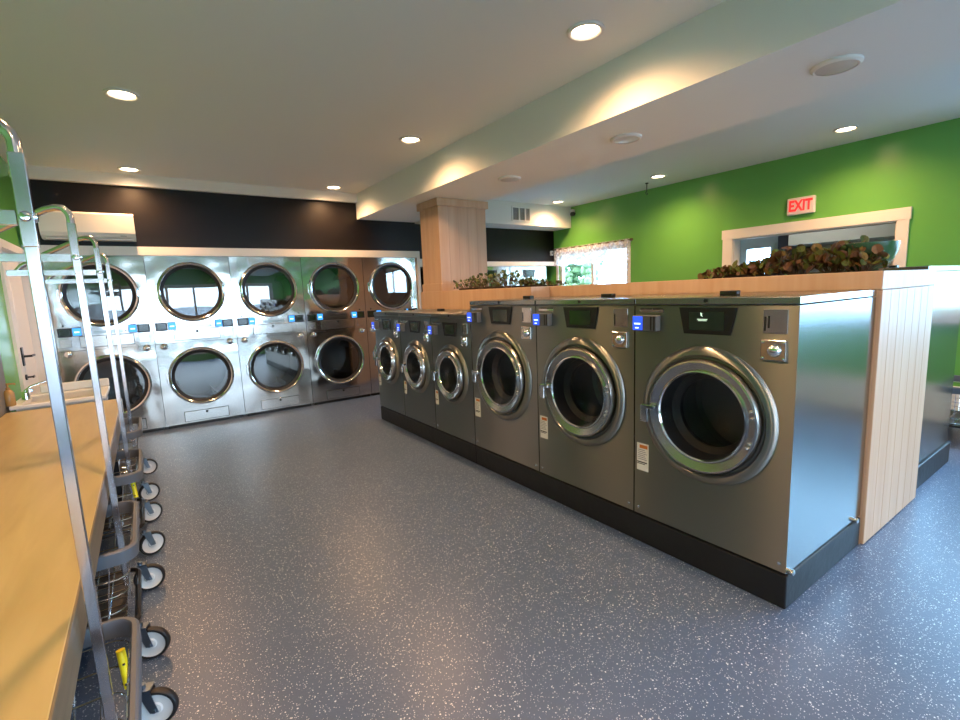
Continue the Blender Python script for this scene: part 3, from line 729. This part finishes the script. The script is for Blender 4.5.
# ------------------------------------------------------------------ plants on the partition
def foliage(name, parent, spots, leaf_r, hmax, seedn, tones, trail=0.):
    rnd = random.Random(seedn); m = MB(); sm = MB()
    for (x0, y0, n, hh, sp) in spots:
        for _ in range(n):
            a = rnd.uniform(0, 2*PI); r = sp*math.sqrt(rnd.random()); h = hh*(.25+.75*rnd.random())*(1-.35*(r/sp))
            p = Vector((x0+r*math.cos(a)*.7, y0+r*math.sin(a), max(.012, h)))
            base = Vector((x0+.3*r*math.cos(a)*.7, y0+.3*r*math.sin(a), 0))
            if rnd.random() < .5: sm.tube([base, (base+p)/2+Vector((0,0,h*.12)), p], .0022, 4, cap=False)
            nrm = Vector((rnd.gauss(0, .7), rnd.gauss(0, .7), rnd.uniform(.1, 1))).normalized()
            u = nrm.cross(Vector((0, .3, 1))).normalized(); v = nrm.cross(u)
            lr = leaf_r*rnd.uniform(.6, 1.25); m.mi = rnd.choice(tones)
            c = m.bm.verts.new(p-nrm*lr*.15)
            ring = [m.bm.verts.new(p+u*lr*math.cos(2*PI*k/9)*(.88)+v*lr*math.sin(2*PI*k/9)+nrm*lr*.1*math.cos(4*PI*k/9)) for k in range(9)]
            f0 = len(m.bm.faces)
            for k in range(9): m.bm.faces.new((c, ring[k], ring[(k+1) % 9]))
            m._tag(f0)
    m.build('foliage', ['leaf0', 'leaf1', 'leaf2', 'leaf3', 'leaf4'], parent); sm.build('stem', 'stem', parent)
t = thing('leafy_plant', 'bushy green plant on the partition in front of the column', 'plant', (2.84, 3.75, 1.394))
foliage('l', t, [(0, .52, 70, .15, .20), (.02, .20, 120, .17, .26), (.05, -.10, 110, .19, .24)], .016, .2, 3, (0, 1, 0, 4, 1))
B((-.05, -.28, 0), (.13, .62, .02), .006).build('planter_tray', 'soil', t)
t = thing('leafy_plant', 'low trailing plant right of the column at the partition corner', 'plant', (3.05, 3.45, 1.394))
foliage('m', t, [(0, -.05, 70, .07, .16), (.05, -.2, 40, .05, .14), (.0, .10, 60, .12, .10)], .016, .1, 4, (0, 4, 1, 2, 0))
B((-.10, -.2, 0), (.10, .25, .015), .006).build('planter_tray', 'soil', t)
t = thing('potted_plant', 'brown-green round-leaved plant in a green bowl on the partition near end', 'plant', (3.22, .95, 1.392))
m = MB(); m.lathe([(0, 0), (.06, 0), (.075, .012), (.105, .05), (.125, .10), (.132, .15), (.126, .152), (.118, .10), (.07, .03), (0, .03)], (0, .0, 0), 'z', 40); m.build('bowl', 'bowl', t)
m = MB(); m.lathe([(.122, .135), (0, .14)], (0, 0, 0), 'z', 24); m.build('soil', 'soil', t)
foliage('r', t, [(-.10, .12, 95, .18, .15), (-.09, .30, 110, .20, .16), (-.12, -.02, 60, .16, .10), (0, .05, 40, .22, .12), (-.08, .44, 70, .14, .14)], .024, .2, 5, (0, 1, 2, 3, 2, 0))
t = thing('leafy_plant', 'low brown-green trailing plant left of the green bowl on the partition', 'plant', (3.12, 1.56, 1.392))
foliage('n', t, [(0, .0, 80, .10, .14), (0, .14, 70, .07, .14), (-.02, -.14, 70, .11, .14)], .022, .1, 6, (0, 1, 2, 3, 2, 2))
B((-.06, -.2, 0), (.06, .22, .015), .006).build('planter_tray', 'soil', t)
# long-stemmed sprig leaves at the very end
t = thing('fallen_leaf', 'single dry brown leaf lying at the near end of the partition cap', 'leaf', (2.99, .815, 1.393))
m = MB(); m.mi = 0
vs = [m.bm.verts.new(p) for p in ((-.05, 0, .002), (-.02, -.018, .016), (.03, -.016, .018), (.055, 0, .008), (.03, .018, .012), (-.02, .016, .010))]; m.bm.faces.new(vs)
m.build('leaf_blade', 'leaf2', t)

# ------------------------------------------------------------------ folding table along the left wall
TZ, TX = .685, -.205
t = thing('folding_table', 'long maple topped folding table along the left wall', 'table', (0, 0, 0))
m = MB(); m.box((XL+.02, .15, TZ-.03), (TX-.004, 4.46, TZ), .003); m.build('tabletop', 'maple', t)
m = MB(); m.box((TX-.04, .15, TZ-.105), (TX, 4.46, TZ-.001), .003); m.box((XL+.02, .15, TZ-.105), (XL+.05, 4.46, TZ-.031)); m.build('apron', 'mapleedge', t)
for y in (.4, 1.95, 3.0, 4.4):
    for x in (XL+.035, ): B((x-.02, y-.025, 0), (x+.03, y+.025, TZ-.031), .003).build('leg', 'blackp', t)
for y in (.25, 3.92): B((TX-.09, y-.025, 0), (TX-.045, y+.025, TZ-.031), .003).build('leg', 'blackp', t)

# sink
t = thing('utility_sink', 'white utility sink beyond the far end of the folding table', 'sink', (0, 0, 0))
m = MB(); x0, x1, y0, y1, z0, z1 = XL+.03, -.30, 4.49, 5.03, .52, .72
m.box((x0, y0, z1-.03), (x1, y0+.06, z1), .008); m.box((x0, y1-.10, z1-.03), (x1, y1, z1), .008); m.box((x0, y0+.06, z1-.03), (x0+.06, y1-.1, z1), .004); m.box((x1-.05, y0+.06, z1-.03), (x1, y1-.1, z1), .004)
m.box((x0+.03, y0+.03, z0), (x1-.02, y0+.05, z1-.02)); m.box((x0+.03, y1-.1, z0), (x1-.02, y1-.07, z1-.02)); m.box((x0+.03, y0+.05, z0), (x0+.05, y1-.1, z1-.02)); m.box((x1-.04, y0+.05, z0), (x1-.02, y1-.1, z1-.02)); m.box((x0+.03, y0+.03, z0), (x1-.02, y1-.07, z0+.02))
m.build('basin', 'porc', t)
B((x0+.10, y1-.03, z1), (x1, y1, z1+.065), .01, 3).build('backsplash', 'porc', t)
for x in (x0+.06, x1-.06):
    for y in (y1-.09,): B((x-.018, y-.018, 0), (x+.018, y+.018, z0), .003).build('leg', 'porc', t)
fa = MB(); fa.lathe([(0, .06), (.022, .058), (.026, .0)], (XL+.08, 4.78, z1), 'z', 16)
fa.tube([(XL+.08, 4.78, z1+.04), (XL+.08, 4.78, z1+.06), (XL+.11, 4.79, z1+.085), (XL+.17, 4.80, z1+.105), (XL+.24, 4.82, z1+.125), (XL+.262, 4.82, z1+.115), (XL+.268, 4.82, z1+.085)], .010, 10)
fa = fa.build('faucet', 'chrome', t)
m = MB(); m.tube([(XL+.08, 4.76, z1+.05), (XL+.11, 4.72, z1+.065)], .008, 8); m.lathe([(0, .02), (.018, .012), (.02, -.005), (0, -.01)], (XL+.115, 4.71, z1+.065), 'z', 14); m.build('faucet_handle', 'chrome', fa)
t = thing('soap_bottle', 'amber pump soap bottle on the sink rim by the faucet', 'bottle', (XL+.036, 4.53, .7205))
m = MB(); m.lathe([(0, 0), (.028, 0), (.030, .01), (.030, .085), (.020, .105), (.011, .112), (0, .112)], (0,0,0), 'z', 20); m.build('bottle_body', 'soap', t)
m = MB(); m.tube([(0,0,.112), (0,0,.150)], .006, 8); m.tube([(-.006,0,.152), (.035, .0, .150), (.04, 0, .142)], .006, 8); m.lathe([(.012, .112), (.012, .125), (0, .125)], (0,0,0), 'z', 12); m.build('pump', 'soap', t)

# ------------------------------------------------------------------ laundry carts
def rrect(x0, x1, y0, y1, r, z, n=6):
    P = []
    for cx, cy, a in ((x1-r, y1-r, 0), (x0+r, y1-r, PI/2), (x0+r, y0+r, PI), (x1-r, y0+r, 1.5*PI)):
        for k in range(n+1):
            b = a+PI/2*k/n; P.append((cx+r*math.cos(b), cy+r*math.sin(b), z))
    return P
RZ = .45; CX0, CX1, CH = -.57, .068, .285   # local x of rim (post at x=0), half width in y
cart_mesh = {}
def make_cart(name_label, loc, casters, tagp=None, first=None, group='rolling laundry carts under the table edge', rz=0., rack=True):
    t = thing('laundry_cart', name_label, 'laundry cart', loc, rz, group)
    def part(nm, fn, mats, parent=None):
        if nm in cart_mesh:
            o = bpy.data.objects.new(nm, cart_mesh[nm]); COL.objects.link(o); o.parent = parent or t
        else:
            o = fn().build(nm, mats, parent or t); cart_mesh[nm] = o.data
        return o
    def rim():
        m = MB(); h = .026
        path = rrect(CX0, CX1, -CH, CH, .07, RZ); inner = rrect(CX0+.020, CX1-.020, -CH+.020, CH-.020, .055, RZ)
        n = len(path)
        L = []
        for (o_, i_) in zip(path, inner):
            L.append([m.bm.verts.new((o_[0], o_[1], RZ-h)), m.bm.verts.new((o_[0], o_[1], RZ+h-.006)), m.bm.verts.new(((o_[0]*.7+i_[0]*.3), (o_[1]*.7+i_[1]*.3), RZ+h)),
                      m.bm.verts.new((i_[0]*.8+o_[0]*.2, i_[1]*.8+o_[1]*.2, RZ+h)), m.bm.verts.new((i_[0], i_[1], RZ+h-.006)), m.bm.verts.new((i_[0], i_[1], RZ-h))])
        for a in range(n):
            A, Bq = L[a], L[(a+1) % n]
            for q in range(6): m.bm.faces.new((A[q], Bq[q], Bq[(q+1) % 6], A[(q+1) % 6])).smooth = True
        return m
    def basket():
        m = MB(); r = .0026
        zb = .17
        top = lambda s: rrect(CX0+.024, CX1-.024, -CH+.024, CH-.024, .05, RZ)
        for z in (.42, .35, .28, .21, zb):
            k = (RZ-z)/(RZ-zb); ins = .024+.045*k
            m.tube(rrect(CX0+ins, CX1-ins, -CH+ins, CH-ins, .05, z, 4), r, 6, closed=True)
        i0, i1 = .024, .069
        for k in range(1, 9):
            f = k/9
            xa = CX0+i0+(CX1-CX0-2*i0)*f; xb = CX0+i1+(CX1-CX0-2*i1)*f
            m.tube([(xa, -CH+i0, RZ-.01), (xb, -CH+i1, zb), (xb, CH-i1, zb), (xa, CH-i0, RZ-.01)], r, 5)
        for k in range(1, 7):
            f = k/7
            ya = -CH+i0+(2*CH-2*i0)*f; yb = -CH+i1+(2*CH-2*i1)*f
            m.tube([(CX1-i0, ya, RZ-.01), (CX1-i1, yb, zb), (CX0+i1, yb, zb), (CX0+i0, ya, RZ-.01)], r, 5)
        return m
    def frame(): return MB().tube(rrect(CX0+.05, CX1-.035, -CH+.04, CH-.04, .05, .152, 5), .011, 8, closed=True)
    def post(): 
        m = MB(); m.box((-.0105, -.0115, .14), (.0115, .0115, 1.58), .0015, 1); return m
    def sleeve():
        m = MB(); m.box((-.0125, -.0135, 1.50), (.0135, .0135, 1.69), .0018, 1); return m
    def rail():
        m = MB(); zt = 1.745
        m.tube([(0, 0, 1.685), (0, 0, 1.715), (-.005, .002, 1.73), (-.018, .005, zt), (-.04, .01, zt+.002), (-.07, .02, zt-.006), (-.27, .09, 1.64), (-.33, .10, 1.60), (-.35, .10, 1.575)], .0125, 12); return m
    def cross(): return MB().box((-.375, -.005, 1.545), (-.015, .005, 1.575), .001, 1)
    def screw():
        m = MB(); m.lathe([(0, .006), (.008, .005), (.011, 0)], (.0135, 0, 1.562), 'x', 14); m.lathe([(0, -.006), (.008, -.005), (.011, 0)], (0, -.0135, 1.562), 'y', 14); return m
    part('bumper_rim', rim, 'bumper'); part('basket', basket, 'chrome'); part('base_frame', frame, 'blackp')
    part('shade_sheet', lambda: MB().box((CX0+.068, -CH+.068, .160), (CX1-.068, CH-.068, .166), .002, 1), 'rubber')  # dark sheet added to stand in for the shade inside the basket
    if rack:
        p = part('post', post, 'post'); part('post_sleeve', sleeve, 'post', p); part('screw', screw, 'chrome', p)
        part('hanging_rail', rail, 'post'); part('cross_bar', cross, 'post')

    def wheel():
        m = MB(); R = .064
        m.mi = 0; m.lathe([(R-.012, -.013), (R-.004, -.013), (R, -.008), (R, .008), (R-.004, .013), (R-.012, .013)], (0, 0, R), 'x', 40)
        m.mi = 1; m.lathe([(0, -.012), (.018, -.012), (.022, -.007), (R-.018, -.007), (R-.012, -.012), (R-.012, .012), (R-.018, .007), (.022, .007), (.018, .012), (0, .012)], (0, 0, R), 'x', 40)
        return m
    def caster():
        m = MB(); R = .064
        for s in (-1, 1):
            f0 = len(m.bm.faces)
            ys = [(-.012, .058), (.012, .058), (.040, .138), (.006, .138)]
            a = [m.bm.verts.new((s*.017, y, z)) for y, z in ys]; b = [m.bm.verts.new((s*.020, y, z)) for y, z in ys]
            m.bm.faces.new(a); m.bm.faces.new(b[::-1])
            for q in range(4): m.bm.faces.new((a[q], b[q], b[(q+1) % 4], a[(q+1) % 4]))
        m.box((-.020, .004, .134), (.020, .046, .141)); m.tube([(0, .03, .14), (0, .03, .155)], .010, 10); m.tube([(-.024, 0, .064), (.024, 0, .064)], .006, 10)
        return m
    for (cx, cy) in casters:
        sgn = 1 if cy < 0 else -1
        c = part('caster', caster, 'fork'); c.location = (cx, cy, 0); c.rotation_euler = (0, 0, PI/2+(.35*math.sin(37*cy+11*loc[1])))
        part('wheel', wheel, ['rubber', 'hub'], c)
    if tagp:
        x, y, z = tagp
        m = MB(); m.tube([(x-.004, y, z+.05), (x+.004, y-.02, z-.055)], .011, 10); o = m.build('zip_tag', 'yellow', t)
        o['label'] = 'bright yellow tag strapped to the basket wires'
        m = MB()
        for f in (.3, -.8): m.tube([(x-.004*f-.013, y-.010+f*.01, z+.05*f), (x-.004*f+.013, y-.010+f*.01, z+.05*f)], .0035, 6); m.tube([(x, y-.010+f*.01-.012, z+.05*f), (x, y-.010+f*.01+.012, z+.05*f)], .0035, 6)
        m.build('tie', 'ink', o)
    return t
def cs(*front): return [(.066, y) for y in front]+[(-.52, -.2), (-.52, .2)]
make_cart('nearest laundry cart, its tall chrome post largest at far left', (-.178, 1.39, 0), cs(-.26, .395), (.022, .20, .37))
make_cart('second laundry cart from the camera along the table edge', (-.187, 2.42, 0), cs(-.26, .295))
make_cart('third laundry cart from the camera along the table edge', (-.172, 3.40, 0), cs(-.285, .205), (.02, -.215, .38))
make_cart('farthest laundry cart on the left, close to the dryers', (-.176, 4.47, 0), cs(-.475+.02, .2))
make_cart('laundry cart by the green wall at the far right edge', (5.72, .93, 0), [(.15, .10), (-.45, .2), (.15, -.25), (-.45, -.2)], None, None, None, 0., False)

# ------------------------------------------------------------------ outside
struct(B((-30, -40, -.25), (40, 40, -.15)).build('ground_outside', 'asphalt'))
def hedge(name, label, a, b, seed):
    rnd = random.Random(seed); m = MB()
    for k in range(220):
        p = Vector([rnd.uniform(a[i], b[i]) for i in range(3)]); r = rnd.uniform(.12, .3)
        f0 = len(m.bm.faces); bmesh.ops.create_icosphere(m.bm, subdivisions=1, radius=r, matrix=Matrix.Translation(p))
    return tag(m.build(name, 'hedge', smooth=False), label, 'hedge')
hedge('hedge', 'leafy hedge outside the lace curtained window', (7.2, 4.2, -.1), (7.7, 6.9, 1.6), 2) if False else None
m = MB()
rnd = random.Random(2)
for k in range(1100):
    p = Vector((rnd.uniform(8.6, 9.2), rnd.uniform(7.8, 10.8), rnd.uniform(-.2, 2.5)))
    bmesh.ops.create_icosphere(m.bm, subdivisions=1, radius=rnd.uniform(.04, .13), matrix=Matrix.Translation(p))
tag(m.build('hedge', 'hedge', smooth=False), 'leafy hedge outside, beyond the lace curtained window', 'hedge')

# ------------------------------------------------------------------ light
w = bpy.data.worlds.new('daylight'); S.world = w; w.use_nodes = True
nt = w.node_tree; bg = nt.nodes['Background']
bg.inputs[0].default_value = (.58, .79, 1.0, 1)
# overcast daylight, brighter towards the east side (+X), dimmer north (-Y)
tcw = nt.nodes.new('ShaderNodeTexCoord'); sx_ = nt.nodes.new('ShaderNodeSeparateXYZ'); nt.links.new(tcw.outputs['Generated'], sx_.inputs[0])
mrw = nt.nodes.new('ShaderNodeMapRange'); mrw.interpolation_type = 'SMOOTHSTEP'; mrw.inputs[1].default_value = -.1; mrw.inputs[2].default_value = .9; mrw.inputs[3].default_value = 10; mrw.inputs[4].default_value = 24
mcw = nt.nodes.new('ShaderNodeMixRGB'); mcw.inputs[1].default_value = (.70, .84, 1, 1); mcw.inputs[2].default_value = (.33, .64, 1, 1)
mfw = nt.nodes.new('ShaderNodeMapRange'); mfw.inputs[1].default_value = -.1; mfw.inputs[2].default_value = .7; nt.links.new(sx_.outputs[0], mfw.inputs[0])
nt.links.new(mfw.outputs[0], mcw.inputs[0]); nt.links.new(mcw.outputs[0], bg.inputs[0])
nt.links.new(sx_.outputs[0], mrw.inputs[0]); nt.links.new(mrw.outputs[0], bg.inputs[1])
def portal(loc, rot, sx, sy):
    l = bpy.data.lights.new('window_portal', 'AREA'); l.shape = 'RECTANGLE'; l.size = sx; l.size_y = sy; l.cycles.is_portal = True
    o = bpy.data.objects.new('window_portal', l); COL.objects.link(o); o.location = loc; o.rotation_euler = rot
portal(((FW[0]+FW[1])/2, YF-.13, (FW[2]+FW[3])/2), (PI/2, 0, 0), FW[1]-FW[0], FW[3]-FW[2])   # faces +Y
portal((XG+.13, (W2[0]+W2[1])/2, (W2[2]+W2[3])/2), (PI/2, 0, PI/2), W2[1]-W2[0], W2[3]-W2[2])
portal((XG+.13, (W1[0]+W1[1])/2, (W1[2]+W1[3])/2), (PI/2, 0, PI/2), W1[1]-W1[0], W1[3]-W1[2])
# unseen fill light added to brighten the next room, no fixture
l = bpy.data.lights.new('next_room_fill', 'AREA'); l.energy = 7; l.size = 1.2; l.color = (1, .92, .82)
o = bpy.data.objects.new('next_room_fill', l); COL.objects.link(o); o.location = (7.4, 3.0, 2.44)

# ------------------------------------------------------------------ camera
cam = bpy.data.cameras.new('camera'); co_ = bpy.data.objects.new('camera', cam); COL.objects.link(co_)
r = Vector((0.81793845, -0.57389196, -0.04030764)); u = Vector((0.11360953, 0.09244366, 0.98921537)); f = Vector((0.56397656, 0.81369662, -0.14081281))
co_.matrix_world = Matrix(((r.x, u.x, -f.x, 0), (r.y, u.y, -f.y, 0), (r.z, u.z, -f.z, 1.36913), (0, 0, 0, 1)))
cam.sensor_width = 36; cam.sensor_fit = 'HORIZONTAL'; cam.lens = 36*478.589/960; cam.clip_start = .02
S.camera = co_
S.view_settings.view_transform = 'Standard'; S.view_settings.look = 'None'; S.view_settings.exposure = 0.38; S.view_settings.gamma = 1; S.view_settings.use_curve_mapping = False
S.cycles.max_bounces = 10; S.cycles.diffuse_bounces = 5; S.cycles.glossy_bounces = 5; S.cycles.transparent_max_bounces = 12; S.cycles.sample_clamp_indirect = 6; S.cycles.use_denoising = True
